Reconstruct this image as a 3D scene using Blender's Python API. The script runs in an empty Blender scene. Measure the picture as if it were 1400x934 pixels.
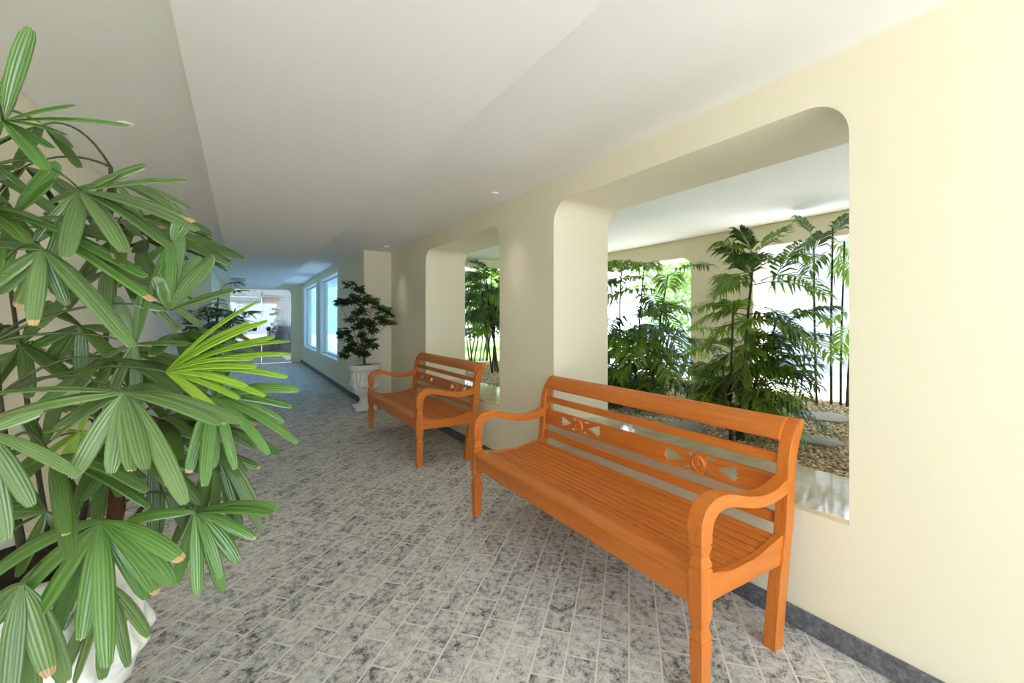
import bpy, bmesh, math, random
import numpy as np
from mathutils import Vector, Matrix

random.seed(11)
rng = np.random.default_rng(7)
sc = bpy.context.scene
COL = sc.collection
PI = math.pi

# ------------------------------------------------------------------ camera model
F = 595.0
TH = math.atan(371.0 / F)
CO, SI = math.cos(TH), math.sin(TH)
EYE = 1.35
HOR = 437.5


def P(px, py, d):
    r = (px - 700.0) / F * d
    return Vector((CO * r + SI * d, CO * d - SI * r, EYE - (py - HOR) / F * d))


cam_d = bpy.data.cameras.new('camera')
cam = bpy.data.objects.new('camera', cam_d)
COL.objects.link(cam)
cam.location = (0, 0, EYE)
cam.rotation_euler = (PI / 2, 0, -TH)
cam_d.sensor_width = 36.0
cam_d.lens = F * 36.0 / 1400.0
cam_d.shift_y = -(467.0 - HOR) / 1400.0
cam_d.clip_start = 0.02
sc.camera = cam

# ------------------------------------------------------------------ materials


class NT:
    def __init__(self, name):
        self.m = bpy.data.materials.new(name)
        self.m.use_nodes = True
        self.t = self.m.node_tree
        self.b = self.t.nodes['Principled BSDF']
        self.out = self.t.nodes['Material Output']

    def n(self, typ, **kw):
        nd = self.t.nodes.new(typ)
        for k, v in kw.items():
            if k.startswith('i_'):
                key = k[2:].replace('_', ' ')
                nd.inputs[key].default_value = v
            else:
                setattr(nd, k, v)
        return nd

    def l(self, a, b):
        self.t.links.new(a, b)

    def ramp(self, fac, stops):
        r = self.n('ShaderNodeValToRGB')
        el = r.color_ramp.elements
        while len(el) < len(stops):
            el.new(0.5)
        for e, (p, c) in zip(el, stops):
            e.position = p
            e.color = (*c, 1)
        self.l(fac, r.inputs[0])
        return r.outputs[0]

    def mix(self, fac, a, b, typ='MIX'):
        m = self.n('ShaderNodeMix', data_type='RGBA', blend_type=typ)
        for s, v in ((m.inputs[0], fac), (m.inputs[6], a), (m.inputs[7], b)):
            if isinstance(v, (int, float)):
                s.default_value = v
            elif isinstance(v, tuple):
                s.default_value = (*v, 1)
            else:
                self.l(v, s)
        return m.outputs[2]

    def math(self, op, a, b=None):
        m = self.n('ShaderNodeMath', operation=op)
        for s, v in ((m.inputs[0], a), (m.inputs[1], b)):
            if v is None:
                continue
            if isinstance(v, (int, float)):
                s.default_value = v
            else:
                self.l(v, s)
        return m.outputs[0]

    def noise(self, vec, scale, detail=4, rough=0.55):
        n = self.n('ShaderNodeTexNoise')
        n.inputs['Scale'].default_value = scale
        n.inputs['Detail'].default_value = detail
        n.inputs['Roughness'].default_value = rough
        if vec is not None:
            self.l(vec, n.inputs['Vector'])
        return n.outputs['Fac']

    def bump(self, h, strength, dist=0.01):
        b = self.n('ShaderNodeBump')
        b.inputs['Strength'].default_value = strength
        b.inputs['Distance'].default_value = dist
        self.l(h, b.inputs['Height'])
        self.l(b.outputs[0], self.b.inputs['Normal'])

    def base(self, c):
        if isinstance(c, tuple):
            self.b.inputs['Base Color'].default_value = (*c, 1)
        else:
            self.l(c, self.b.inputs['Base Color'])

    def rough(self, v, spec=None):
        if isinstance(v, (int, float)):
            self.b.inputs['Roughness'].default_value = v
        else:
            self.l(v, self.b.inputs['Roughness'])
        if spec is not None:
            self.b.inputs['Specular IOR Level'].default_value = spec


def paint(name, c, rough=0.75, grain=0.05, spec=0.3):
    t = NT(name)
    co = t.n('ShaderNodeTexCoord').outputs['Object']
    a = t.noise(co, 2.3, 3)
    b = t.noise(co, 260, 2)
    col = t.mix(t.math('MULTIPLY', a, 0.12), c, tuple(x * 0.9 for x in c))
    t.base(col)
    t.rough(rough, spec)
    t.bump(b, grain, 0.004)
    return t.m


M = {}
M['cream'] = paint('cream_wall_paint', (0.82, 0.765, 0.595), 0.6)
M['ceil'] = paint('white_ceiling_paint', (0.90, 0.905, 0.90), 0.8)
M['white'] = paint('white_frame_paint', (0.84, 0.86, 0.84), 0.4)
M['soil'] = paint('dark_soil', (0.045, 0.03, 0.02), 0.95, 1.0)
M['metal_dark'] = paint('dark_metal', (0.03, 0.03, 0.03), 0.35)
M['steel'] = paint('brushed_steel', (0.6, 0.6, 0.58), 0.3)
M['steel'].node_tree.nodes['Principled BSDF'].inputs['Metallic'].default_value = 0.8
M['lens'] = paint('frosted_lens', (0.8, 0.8, 0.75), 0.25)
M['trunk'] = paint('fibrous_brown_stem', (0.11, 0.048, 0.018), 0.9, 1.0)
M['cane'] = paint('green_cane_stem', (0.055, 0.05, 0.03), 0.6, 0.3)
M['petiole'] = paint('dark_green_petiole', (0.07, 0.085, 0.03), 0.5)
M['bark'] = paint('grey_bark', (0.16, 0.12, 0.08), 0.9, 1.0)
M['pink'] = paint('pale_pink_panel', (0.6, 0.48, 0.42), 0.6)
M['lavender'] = paint('pale_lavender_paint', (0.50, 0.54, 0.66), 0.7)

# ceramic of the urns
t = NT('white_glazed_urn')
co = t.n('ShaderNodeTexCoord').outputs['Object']
t.base(t.mix(t.math('MULTIPLY', t.noise(co, 9, 5), 0.5), (0.86, 0.85, 0.81), (0.66, 0.64, 0.58)))
t.rough(0.38)
t.bump(t.noise(co, 45, 3), 0.25, 0.006)
M['urn'] = t.m

# rough white render of the boundary wall
t = NT('rough_white_render')
co = t.n('ShaderNodeTexCoord').outputs['Object']
t.base(t.mix(t.noise(co, 14, 6, 0.75), (0.28, 0.28, 0.28), (0.68, 0.68, 0.66)))
t.rough(0.9)
t.bump(t.noise(co, 22, 6, 0.7), 1.0, 0.05)
M['render'] = t.m

# granite pavers
t = NT('grey_granite_pavers')
co = t.n('ShaderNodeTexCoord').outputs['Object']
mp = t.n('ShaderNodeMapping')
mp.inputs['Rotation'].default_value = (0, 0, math.radians(-43.0))
t.l(co, mp.inputs['Vector'])
br = t.n('ShaderNodeTexBrick', offset=0.5, offset_frequency=2, squash=1.0)
for k, v in (('Scale', 1.0), ('Mortar Size', 0.0042), ('Mortar Smooth', 0.15), ('Bias', 0.0), ('Brick Width', 0.25), ('Row Height', 0.122)):
    br.inputs[k].default_value = v
br.inputs['Color1'].default_value = (0.25, 0.25, 0.25, 1)
br.inputs['Color2'].default_value = (0.75, 0.75, 0.75, 1)
br.inputs['Mortar'].default_value = (0.5, 0.5, 0.5, 1)
t.l(mp.outputs[0], br.inputs['Vector'])
n1 = t.noise(mp.outputs[0], 30, 6, 0.7)
n2 = t.noise(mp.outputs[0], 110, 4, 0.7)
n3 = t.noise(mp.outputs[0], 9, 3, 0.5)
blend = t.math('ADD', t.math('MULTIPLY', n1, 0.72), t.math('MULTIPLY', n2, 0.38))
blend = t.math('ADD', blend, t.math('MULTIPLY', t.math('SUBTRACT', n3, 0.5), 0.25))
sep = t.n('ShaderNodeSeparateColor')
t.l(br.outputs['Color'], sep.inputs[0])
blend = t.math('ADD', blend, t.math('MULTIPLY', t.math('SUBTRACT', sep.outputs[0], 0.5), 0.10))
stone = t.ramp(blend, [(0.40, (0.055, 0.055, 0.058)), (0.475, (0.27, 0.27, 0.266)), (0.545, (0.54, 0.53, 0.515)), (0.68, (0.75, 0.74, 0.71))])
grout = t.mix(n2, (0.74, 0.71, 0.65), (0.83, 0.80, 0.74))
t.base(t.mix(br.outputs['Fac'], stone, grout))
t.rough(t.math('ADD', t.math('MULTIPLY', n2, 0.3), 0.42), 0.45)
hh = t.math('SUBTRACT', t.math('ADD', t.math('MULTIPLY', n1, 0.9), t.math('MULTIPLY', n2, 0.4)), t.math('MULTIPLY', br.outputs['Fac'], 0.5))
t.bump(hh, 0.7, 0.014)
M['pavers'] = t.m

# dark granite skirting
t = NT('dark_grey_granite')
co = t.n('ShaderNodeTexCoord').outputs['Object']
n1 = t.noise(co, 40, 6, 0.75)
t.base(t.ramp(n1, [(0.3, (0.05, 0.052, 0.06)), (0.55, (0.16, 0.165, 0.18)), (0.75, (0.34, 0.345, 0.36))]))
t.rough(0.7)
t.bump(n1, 0.8, 0.012)
M['granite'] = t.m

# polished cream marble sills
t = NT('polished_cream_marble')
co = t.n('ShaderNodeTexCoord').outputs['Object']
n1 = t.noise(co, 5, 6, 0.65)
t.base(t.ramp(n1, [(0.3, (0.55, 0.46, 0.30)), (0.5, (0.68, 0.59, 0.42)), (0.7, (0.78, 0.71, 0.56))]))
t.rough(0.09, 0.6)
M['marble'] = t.m

# orange varnished hardwood; the grain runs along Y of the part (or Z for upright parts)


def wood(name, axis, k=1.0):
    t = NT(name)
    tc = t.n('ShaderNodeTexCoord').outputs['Object']
    mp = t.n('ShaderNodeMapping')
    s = [26.0, 26.0, 26.0]
    s[axis] = 1.7
    mp.inputs['Scale'].default_value = s
    t.l(tc, mp.inputs['Vector'])
    n = t.noise(mp.outputs[0], 1.0, 5, 0.6)
    mp2 = t.n('ShaderNodeMapping')
    s2 = [170.0, 170.0, 170.0]
    s2[axis] = 6.0
    mp2.inputs['Scale'].default_value = s2
    t.l(tc, mp2.inputs['Vector'])
    nf = t.noise(mp2.outputs[0], 1.0, 3, 0.6)
    v = t.math('ADD', t.math('MULTIPLY', n, 0.55), t.math('MULTIPLY', nf, 0.45))
    c = t.ramp(v, [(0.28, (0.44 * k, 0.105 * k, 0.012 * k)), (0.5, (0.58 * k, 0.165 * k, 0.024 * k)), (0.75, (0.67 * k, 0.225 * k, 0.042 * k))])
    t.base(c)
    t.rough(t.math('ADD', t.math('MULTIPLY', nf, 0.12), 0.30), 0.4)
    t.bump(nf, 0.06, 0.003)
    return t.m


M['wood_y'] = wood('orange_varnished_wood_long', 1)
M['wood_x'] = wood('orange_varnished_wood_deep', 0)
M['wood_z'] = wood('orange_varnished_wood_upright', 2)

# leaves: uv.x across, uv.y along; face attribute 'rnd' per leaflet


def leaf_mat(name, lo, hi, under=None, tips=True, gloss=0.35, trans=0.25):
    t = NT(name)
    uv = t.n('ShaderNodeUVMap').outputs[0]
    sp = t.n('ShaderNodeSeparateXYZ')
    t.l(uv, sp.inputs[0])
    at = t.n('ShaderNodeAttribute', attribute_name='rnd').outputs['Fac']
    oi = t.n('ShaderNodeObjectInfo').outputs['Random']
    mixf = t.math('ADD', t.math('MULTIPLY', at, 0.65), t.math('MULTIPLY', oi, 0.35))
    col = t.mix(mixf, lo, hi)
    w = t.n('ShaderNodeTexWave', wave_type='BANDS', bands_direction='X')
    w.inputs['Scale'].default_value = 1.6
    w.inputs['Distortion'].default_value = 0.0
    t.l(uv, w.inputs['Vector'])
    col = t.mix(t.math('MULTIPLY', w.outputs['Fac'], 0.16), col, tuple(min(1, x * 1.5 + 0.02) for x in hi))
    if tips:
        thr = t.math('SUBTRACT', 1.0, t.math('MULTIPLY', t.math('MAXIMUM', t.math('SUBTRACT', at, 0.86), 0.0), 0.6))
        co = t.n('ShaderNodeTexCoord').outputs['Object']
        ed = t.math('ADD', sp.outputs[1], t.math('MULTIPLY', t.math('SUBTRACT', t.noise(co, 60, 2), 0.5), 0.06))
        msk = t.math('GREATER_THAN', ed, thr)
        col = t.mix(msk, col, (0.55, 0.36, 0.17))
    t.base(col)
    t.rough(gloss, 0.7)
    bs = t.n('ShaderNodeBump')
    bs.inputs['Strength'].default_value = 0.35
    bs.inputs['Distance'].default_value = 0.003
    t.l(w.outputs['Fac'], bs.inputs['Height'])
    t.l(bs.outputs[0], t.b.inputs['Normal'])
    tr = t.n('ShaderNodeBsdfTranslucent')
    t.l(t.mix(0.5, col, (0.35, 0.55, 0.05)), tr.inputs['Color'])
    mx = t.n('ShaderNodeMixShader')
    mx.inputs[0].default_value = trans
    t.l(t.b.outputs[0], mx.inputs[1])
    t.l(tr.outputs[0], mx.inputs[2])
    t.l(mx.outputs[0], t.out.inputs[0])
    return t.m


M['fan_mid'] = leaf_mat('mid_green_fan_leaf', (0.075, 0.150, 0.042), (0.17, 0.27, 0.085), gloss=0.32, trans=0.15)
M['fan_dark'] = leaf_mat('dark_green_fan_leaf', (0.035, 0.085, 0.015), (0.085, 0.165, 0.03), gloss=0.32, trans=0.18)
M['fan_bright'] = leaf_mat('lime_green_fan_leaf', (0.17, 0.36, 0.02), (0.34, 0.55, 0.05), tips=False, gloss=.3)
M['fan_gloss'] = leaf_mat('glossy_green_fan_leaf', (0.06, 0.155, 0.025), (0.13, 0.27, 0.055), gloss=0.22, trans=0.15)
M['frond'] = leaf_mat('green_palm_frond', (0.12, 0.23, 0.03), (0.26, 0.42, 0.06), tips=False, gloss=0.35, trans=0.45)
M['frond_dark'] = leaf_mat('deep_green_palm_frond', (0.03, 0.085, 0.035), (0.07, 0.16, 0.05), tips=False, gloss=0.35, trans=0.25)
M['frond_lime'] = leaf_mat('yellow_green_palm_frond', (0.18, 0.32, 0.03), (0.30, 0.45, 0.06), tips=False, trans=0.4)
M['small_leaf'] = leaf_mat('dark_small_leaf', (0.022, 0.055, 0.018), (0.06, 0.12, 0.03), tips=False)
M['tree_leaf'] = leaf_mat('fresh_tree_leaf', (0.12, 0.28, 0.05), (0.3, 0.5, 0.12), tips=False, trans=0.4)

# pebbles / gravel bed
t = NT('tan_pebbles')
geo = t.n('ShaderNodeNewGeometry').outputs['Random Per Island']
t.base(t.ramp(geo, [(0.0, (0.20, 0.13, 0.07)), (0.3, (0.42, 0.31, 0.18)), (0.65, (0.60, 0.48, 0.30)), (1.0, (0.8, 0.74, 0.6))]))
t.rough(0.8)
M['pebble'] = t.m
t = NT('gravel_bed')
co = t.n('ShaderNodeTexCoord').outputs['Object']
v = t.n('ShaderNodeTexVoronoi')
v.inputs['Scale'].default_value = 42
t.l(co, v.inputs['Vector'])
sp = t.n('ShaderNodeSeparateColor')
t.l(v.outputs['Color'], sp.inputs[0])
t.base(t.ramp(sp.outputs[0], [(0.0, (0.18, 0.12, 0.06)), (0.4, (0.40, 0.30, 0.17)), (0.7, (0.55, 0.44, 0.27)), (1.0, (0.75, 0.68, 0.52))]))
t.rough(0.9)
t.bump(t.math('SUBTRACT', 1.0, v.outputs['Distance']), 1.0, 0.02)
M['gravel'] = t.m
t = NT('slate_stepping_stone')
co = t.n('ShaderNodeTexCoord').outputs['Object']
n1 = t.noise(co, 12, 6, 0.7)
t.base(t.mix(n1, (0.20, 0.175, 0.14), (0.44, 0.40, 0.33)))
t.rough(0.8)
t.bump(n1, 0.7, 0.02)
M['slate'] = t.m
t = NT('lawn_ground')
co = t.n('ShaderNodeTexCoord').outputs['Object']
t.base(t.mix(t.noise(co, 30, 5, 0.7), (0.07, 0.19, 0.02), (0.19, 0.37, 0.05)))
t.rough(0.9)
t.bump(t.noise(co, 120, 4), 1.0, 0.03)
M['lawn'] = t.m
t = NT('pale_concrete')
co = t.n('ShaderNodeTexCoord').outputs['Object']
t.base(t.mix(t.noise(co, 4, 5, 0.6), (0.66, 0.64, 0.60), (0.76, 0.74, 0.70)))
t.rough(0.9)
M['concrete'] = t.m


def glass_mat(name, tint, refl=0.12):
    t = NT(name)
    tr = t.n('ShaderNodeBsdfTransparent')
    tr.inputs[0].default_value = (*tint, 1)
    gl = t.n('ShaderNodeBsdfGlossy')
    gl.inputs['Roughness'].default_value = 0.02
    gl.inputs[0].default_value = (0.9, 0.92, 0.92, 1)
    lw = t.n('ShaderNodeLayerWeight')
    lw.inputs[0].default_value = 0.5
    fr = t.math('ADD', t.math('MULTIPLY', t.math('POWER', lw.outputs['Facing'], 4.0), 0.35), 0.03)
    mx = t.n('ShaderNodeMixShader')
    t.l(t.math('ADD', fr, refl), mx.inputs[0])
    t.l(tr.outputs[0], mx.inputs[1])
    t.l(gl.outputs[0], mx.inputs[2])
    t.l(mx.outputs[0], t.out.inputs[0])
    return t.m


M['glass'] = glass_mat('blue_green_window_glass', (0.40, 0.52, 0.68), 0.0)
M['glass_door'] = glass_mat('grey_door_glass', (0.32, 0.345, 0.36), 0.10)

# ------------------------------------------------------------------ mesh helpers


class MB:
    """collects shapes, then links them as one mesh object"""

    def __init__(self):
        self.v, self.f, self.uv, self.rn, self.mi = [], [], [], [], []

    def add(self, verts, faces, uvs=None, rnd=0.5, mi=0):
        o = len(self.v)
        self.v.extend([tuple(x) for x in verts])
        for f in faces:
            self.f.append(tuple(i + o for i in f))
            self.rn.append(rnd)
            self.mi.append(mi)
            self.uv.append([uvs[i] for i in f] if uvs is not None else [(0.5, 0.3)] * len(f))

    def box(self, x0, x1, y0, y1, z0, z1):
        v = [(x, y, z) for x in (x0, x1) for y in (y0, y1) for z in (z0, z1)]
        self.add(v, [(0, 1, 3, 2), (4, 6, 7, 5), (0, 4, 5, 1), (2, 3, 7, 6), (0, 2, 6, 4), (1, 5, 7, 3)])

    def prism(self, pts, axis, a, b):
        """pts: 2-D outline; extruded along axis (0: pts are y,z; 1: pts are x,z; 2: pts are x,y) from a to b"""
        n = len(pts)

        def m(p, w):
            if axis == 0:
                return (w, p[0], p[1])
            if axis == 1:
                return (p[0], w, p[1])
            return (p[0], p[1], w)
        v = [m(p, a) for p in pts] + [m(p, b) for p in pts]
        f = [tuple(range(n - 1, -1, -1)), tuple(range(n, 2 * n))]
        f += [(i, (i + 1) % n, n + (i + 1) % n, n + i) for i in range(n)]
        self.add(v, f)

    def tube(self, pts, radii, sides=6, cap=True):
        n = len(pts)
        pts = [Vector(p) for p in pts]
        if isinstance(radii, (int, float)):
            radii = [radii] * n
        v, f = [], []
        ref = Vector((0.31, 0.9, 0.2)).normalized()
        for i, p in enumerate(pts):
            tg = (pts[min(i + 1, n - 1)] - pts[max(i - 1, 0)]).normalized()
            a = tg.cross(ref)
            if a.length < 1e-4:
                a = tg.cross(Vector((1, 0, 0)))
            a.normalize()
            b = tg.cross(a)
            for k in range(sides):
                an = 2 * PI * k / sides
                v.append(p + (a * math.cos(an) + b * math.sin(an)) * radii[i])
        for i in range(n - 1):
            for k in range(sides):
                k2 = (k + 1) % sides
                f.append((i * sides + k, i * sides + k2, (i + 1) * sides + k2, (i + 1) * sides + k))
        if cap:
            f.append(tuple(range(sides - 1, -1, -1)))
            f.append(tuple((n - 1) * sides + k for k in range(sides)))
        self.add(v, f)

    def build(self, name, mat, parent=None, smooth=False, loc=(0, 0, 0), bevel=0.0, seg=2, fix=True):
        me = bpy.data.meshes.new(name)
        me.from_pydata(self.v, [], self.f)
        mats = mat if isinstance(mat, (list, tuple)) else [mat]
        for m_ in mats:
            me.materials.append(m_)
        if self.uv:
            ul = me.uv_layers.new(name='UVMap')
            flat = [c for fu in self.uv for p in fu for c in p]
            ul.data.foreach_set('uv', flat)
            at = me.attributes.new('rnd', 'FLOAT', 'FACE')
            at.data.foreach_set('value', self.rn)
            if len(mats) > 1:
                me.polygons.foreach_set('material_index', self.mi)
        if fix:
            bm = bmesh.new()
            bm.from_mesh(me)
            bmesh.ops.recalc_face_normals(bm, faces=bm.faces)
            bm.to_mesh(me)
            bm.free()
        me.polygons.foreach_set('use_smooth', [smooth] * len(me.polygons))
        me.update()
        o = bpy.data.objects.new(name, me)
        COL.objects.link(o)
        o.location = loc
        if parent is not None:
            o.parent = parent
        if bevel > 0:
            bv = o.modifiers.new('bevel', 'BEVEL')
            bv.width = bevel
            bv.segments = seg
            bv.limit_method = 'ANGLE'
            bv.angle_limit = math.radians(40)
            bv.harden_normals = False
        return o


def thing(name, label, cat, loc=(0, 0, 0), group=None):
    o = bpy.data.objects.new(name, None)
    o.empty_display_size = 0.1
    COL.objects.link(o)
    o.location = loc
    o['label'] = label
    o['category'] = cat
    if group:
        o['group'] = group
    return o


def tag(o, label, cat, group=None, kind=None):
    o['label'] = label
    o['category'] = cat
    if group:
        o['group'] = group
    if kind:
        o['kind'] = kind
    return o


def struct(o, label, cat='structure'):
    o['kind'] = 'structure'
    o['label'] = label
    o['category'] = cat
    return o


def catmull(pts, n=6, closed=False):
    out = []
    m = len(pts)
    rng_ = range(m) if closed else range(m - 1)
    for i in rng_:
        if closed:
            p0, p1, p2, p3 = pts[(i - 1) % m], pts[i], pts[(i + 1) % m], pts[(i + 2) % m]
        else:
            p0, p1, p2, p3 = pts[max(i - 1, 0)], pts[i], pts[i + 1], pts[min(i + 2, m - 1)]
        for k in range(n):
            u = k / n
            out.append(tuple(0.5 * (2 * b + (c - a) * u + (2 * a - 5 * b + 4 * c - d) * u * u + (3 * b - a - 3 * c + d) * u ** 3)
                             for a, b, c, d in zip(p0, p1, p2, p3)))
    if not closed:
        out.append(tuple(pts[-1]))
    return out


def plate(name, outer, holes, thick, mapper, mat, parent=None, bevel=0.0):
    """flat plate with holes: filled 2-D outline pushed through mapper(u, v, w)"""
    cu = bpy.data.curves.new(name + '_outline', 'CURVE')
    cu.dimensions = '2D'
    cu.fill_mode = 'BOTH'
    cu.extrude = thick / 2
    for loop in [outer] + holes:
        s = cu.splines.new('POLY')
        s.points.add(len(loop) - 1)
        for p, q in zip(s.points, loop):
            p.co = (q[0], q[1], 0, 1)
        s.use_cyclic_u = True
    tmp = bpy.data.objects.new(name + '_outline', cu)
    me = bpy.data.meshes.new_from_object(tmp)
    bpy.data.objects.remove(tmp)
    bpy.data.curves.remove(cu)
    me.name = name
    for v in me.vertices:
        v.co = mapper(v.co.x, v.co.y, v.co.z)
    bm = bmesh.new()
    bm.from_mesh(me)
    bmesh.ops.remove_doubles(bm, verts=bm.verts, dist=1e-5)
    bmesh.ops.recalc_face_normals(bm, faces=bm.faces)
    bm.to_mesh(me)
    bm.free()
    me.materials.clear()
    me.materials.append(mat)
    me.polygons.foreach_set('use_smooth', [False] * len(me.polygons))
    o = bpy.data.objects.new(name, me)
    COL.objects.link(o)
    if parent is not None:
        o.parent = parent
    if bevel:
        bv = o.modifiers.new('bevel', 'BEVEL')
        bv.width = bevel
        bv.segments = 2
        bv.limit_method = 'ANGLE'
        bv.angle_limit = math.radians(40)
    return o


def arch(y0, y1, z0, z1, r, n=9):
    """opening with square feet and rounded upper corners"""
    pts = [(y0, z0), (y1, z0), (y1, z1 - r)]
    pts += [(y1 - r + r * math.cos(a), z1 - r + r * math.sin(a)) for a in [PI / 2 * k / n for k in range(1, n + 1)]]
    pts += [(y0 + r + r * math.cos(a), z1 - r + r * math.sin(a)) for a in [PI / 2 + PI / 2 * k / n for k in range(0, n + 1)]]
    return pts


# ------------------------------------------------------------------ the building
W = 2.083        # corridor face of the right wall
WB = 2.66        # garden face of the right wall
H = 2.45
FW = 1.648       # far, set-forward wall with the windows
YR = 7.056
YD = 15.4
XL = -0.894
G = 5.14
YS = -3.2        # the corridor opens to daylight behind the viewpoint
BED = 0.517

m = MB(); m.box(XL - 0.3, WB, YS, YD + 6, -0.12, 0.0)
struct(m.build('floor', M['pavers']), 'grey granite paver floor laid diagonally along the corridor', 'floor')

op_near = (0.770, 2.722)
op_far = (3.563, 5.504)
op_back = (-2.02, -0.07)
holes = [arch(a, b, BED, 2.263, 0.155) for a, b in (op_near, op_far)]
o = plate('wall_right', [(YS, 0), (YR, 0), (YR, H), (YS, H)], holes, WB - W,
          lambda u, v, w: ((W + WB) / 2 + w, u, v), M['cream'])
struct(o, 'cream plaster wall on the right with two round-cornered openings to the garden', 'wall')

for i, (a, b) in enumerate((op_near, op_far)):
    m = MB(); m.box(W + 0.004, WB - 0.004, a + 0.001, b - 0.001, BED - 0.004, 0.537)
    struct(m.build('trim_%d' % (i + 1), M['marble'], bevel=0.004),
           ['polished cream marble sill in the opening behind the near bench', 'polished cream marble sill in the opening behind the far bench'][i], 'sill')

# stone skirting
m = MB(); m.box(W - 0.018, W, YS, YR, 0, 0.088)
struct(m.build('baseboard_right', M['granite'], bevel=0.004), 'dark grey stone skirting along the right wall behind the benches', 'skirting')
m = MB(); m.box(FW - 0.018, FW, YR - 0.018, YD, 0, 0.088); m.box(FW, W - 0.018, YR - 0.018, YR, 0, 0.088)
struct(m.build('baseboard_far', M['granite'], bevel=0.004), 'dark stone skirting under the far windows', 'skirting')
m = MB(); m.box(XL, XL + 0.018, -2.2, 10.68, 0, 0.088)
struct(m.build('baseboard_left', M['granite'], bevel=0.004), 'dark stone skirting along the left wall behind the palms', 'skirting')

# return wall and window wall
m = MB(); m.box(FW, WB, YR, YR + 0.3, 0, H)
struct(m.build('wall_return', M['cream'], bevel=0.006), 'narrow cream wall face behind the white urn with the small tree', 'wall')
wins = [(9.18, 11.41), (12.06, 14.62)]
WZ0, WZ1 = 0.51, 2.33
o = plate('wall_far', [(YR + 0.3, 0), (YD, 0), (YD, H), (YR + 0.3, H)],
          [[(a, WZ0), (b, WZ0), (b, WZ1), (a, WZ1)] for a, b in wins], 0.16,
          lambda u, v, w: (FW + 0.08 + w, u, v), M['cream'])
struct(o, 'cream wall with two tall windows at the far end', 'wall')
for i, (a, b) in enumerate(wins):
    r = thing('window_%d' % (i + 1), ['tall white-framed window nearer the urn', 'tall white-framed window next to the glass door'][i], 'window', (FW, a, WZ0))
    r['kind'] = 'structure'
    del r['category']
    r['category'] = 'window'
    w_, h_ = b - a, WZ1 - WZ0
    m = MB()
    t_ = 0.035
    for x0, x1, e in ((-0.012, 0.09, 0.0), (0.09, 0.13, 0.045)):
        k = t_ + e
        m.box(x0, x1, 0, k, 0, h_); m.box(x0, x1, w_ - k, w_, 0, h_)
        m.box(x0, x1, k, w_ - k, 0, k); m.box(x0, x1, k, w_ - k, h_ - k, h_)
    m.build('window_frame', M['white'], r, bevel=0.004)
    m = MB(); m.box(0.105, 0.112, 0.075, w_ - 0.075, 0.075, h_ - 0.075)
    m.build('window_pane', M['glass'], r)

# left walls
m = MB(); m.box(XL - 0.3, XL, -2.2, 10.68, 0, H)
struct(m.build('wall_left', M['cream'], bevel=0.006), 'cream wall on the left behind the large palm', 'wall')
m = MB(); m.box(XL - 0.3, -0.5, 10.68, YD, 0, H)
struct(m.build('wall_left_far', M['cream'], bevel=0.006), 'cream wall on the left stepping forward near the glass door', 'wall')

# ceilings
m = MB(); m.box(XL - 0.3, WB, YS, YD + 0.3, H, H + 0.22)
struct(m.build('ceiling', M['ceil']), 'white flat ceiling either side of the lowered band', 'ceiling')
m = MB(); m.box(-0.185, 0.946, YS, YD, 2.32, H + 0.01)
struct(m.build('ceiling_band', M['ceil'], bevel=0.004), 'lowered white ceiling band running down the corridor', 'ceiling')
m = MB(); m.box(WB, G + 0.42, YS, YR + 0.35, H, H + 0.22)
struct(m.build('ceiling_garden', M['ceil']), 'white ceiling over the sheltered pebble garden', 'ceiling')

# door wall with the glass double door
dx0, dx1, dz1 = -0.27, 1.376, 2.30
hole = [(dx0, 0.0)] + [(dx1, 0.0), (dx1, dz1 - 0.14)] + [(dx1 - 0.14 + 0.14 * math.cos(a), dz1 - 0.14 + 0.14 * math.sin(a)) for a in [PI / 2 * k / 6 for k in range(1, 7)]] + [(dx0, dz1)]
outl = [(-0.5, 0), (dx0, 0)] + hole[:0:-1] + [(dx1, 0)] if False else None
m = MB()
m.box(-0.5, dx0, YD, YD + 0.25, 0, H)
m.box(dx1, FW + 0.3, YD, YD + 0.25, 0, H)
m.box(dx0, dx1, YD, YD + 0.25, dz1, H)
rr = 0.14
m.prism([(dx1, dz1)] + [(dx1 - rr + rr * math.cos(PI / 2 * k / 6), dz1 - rr + rr * math.sin(PI / 2 * k / 6)) for k in range(7)], 1, YD, YD + 0.25)
struct(m.build('wall_back', M['cream']), 'cream end wall around the glass door', 'wall')
dr = thing('door_1', 'frameless grey glass double door with round black knobs at the corridor end', 'door', (0, YD + 0.12, 0))
dr['kind'] = 'structure'
xm = 0.55
for x0, x1 in ((dx0, xm - 0.006), (xm + 0.006, dx1)):
    m = MB(); m.box(x0, x1, -0.006, 0.006, 0.01, 2.07)
    m.build('glass_leaf', M['glass_door'], dr)
m = MB(); m.box(dx0, dx1, -0.006, 0.006, 2.08, dz1)
m.build('transom_pane', M['glass_door'], dr)
for s, xx in ((-1, 0.36), (1, 0.74)):
    m = MB()
    m.tube([(xx, -0.07, 1.07), (xx, -0.055, 1.07), (xx, -0.02, 1.07), (xx, -0.008, 1.07)], [0.05, 0.07, 0.07, 0.02], 16)
    m.build('knob', M['metal_dark'], dr, smooth=False)
m = MB(); m.box(dx0, dx1, -0.015, 0.015, 2.066, 2.082); m.box(xm - 0.01, xm + 0.01, -0.012, 0.012, 0.0, 0.06)
m.build('patch_fitting', M['steel'], dr)

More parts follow.
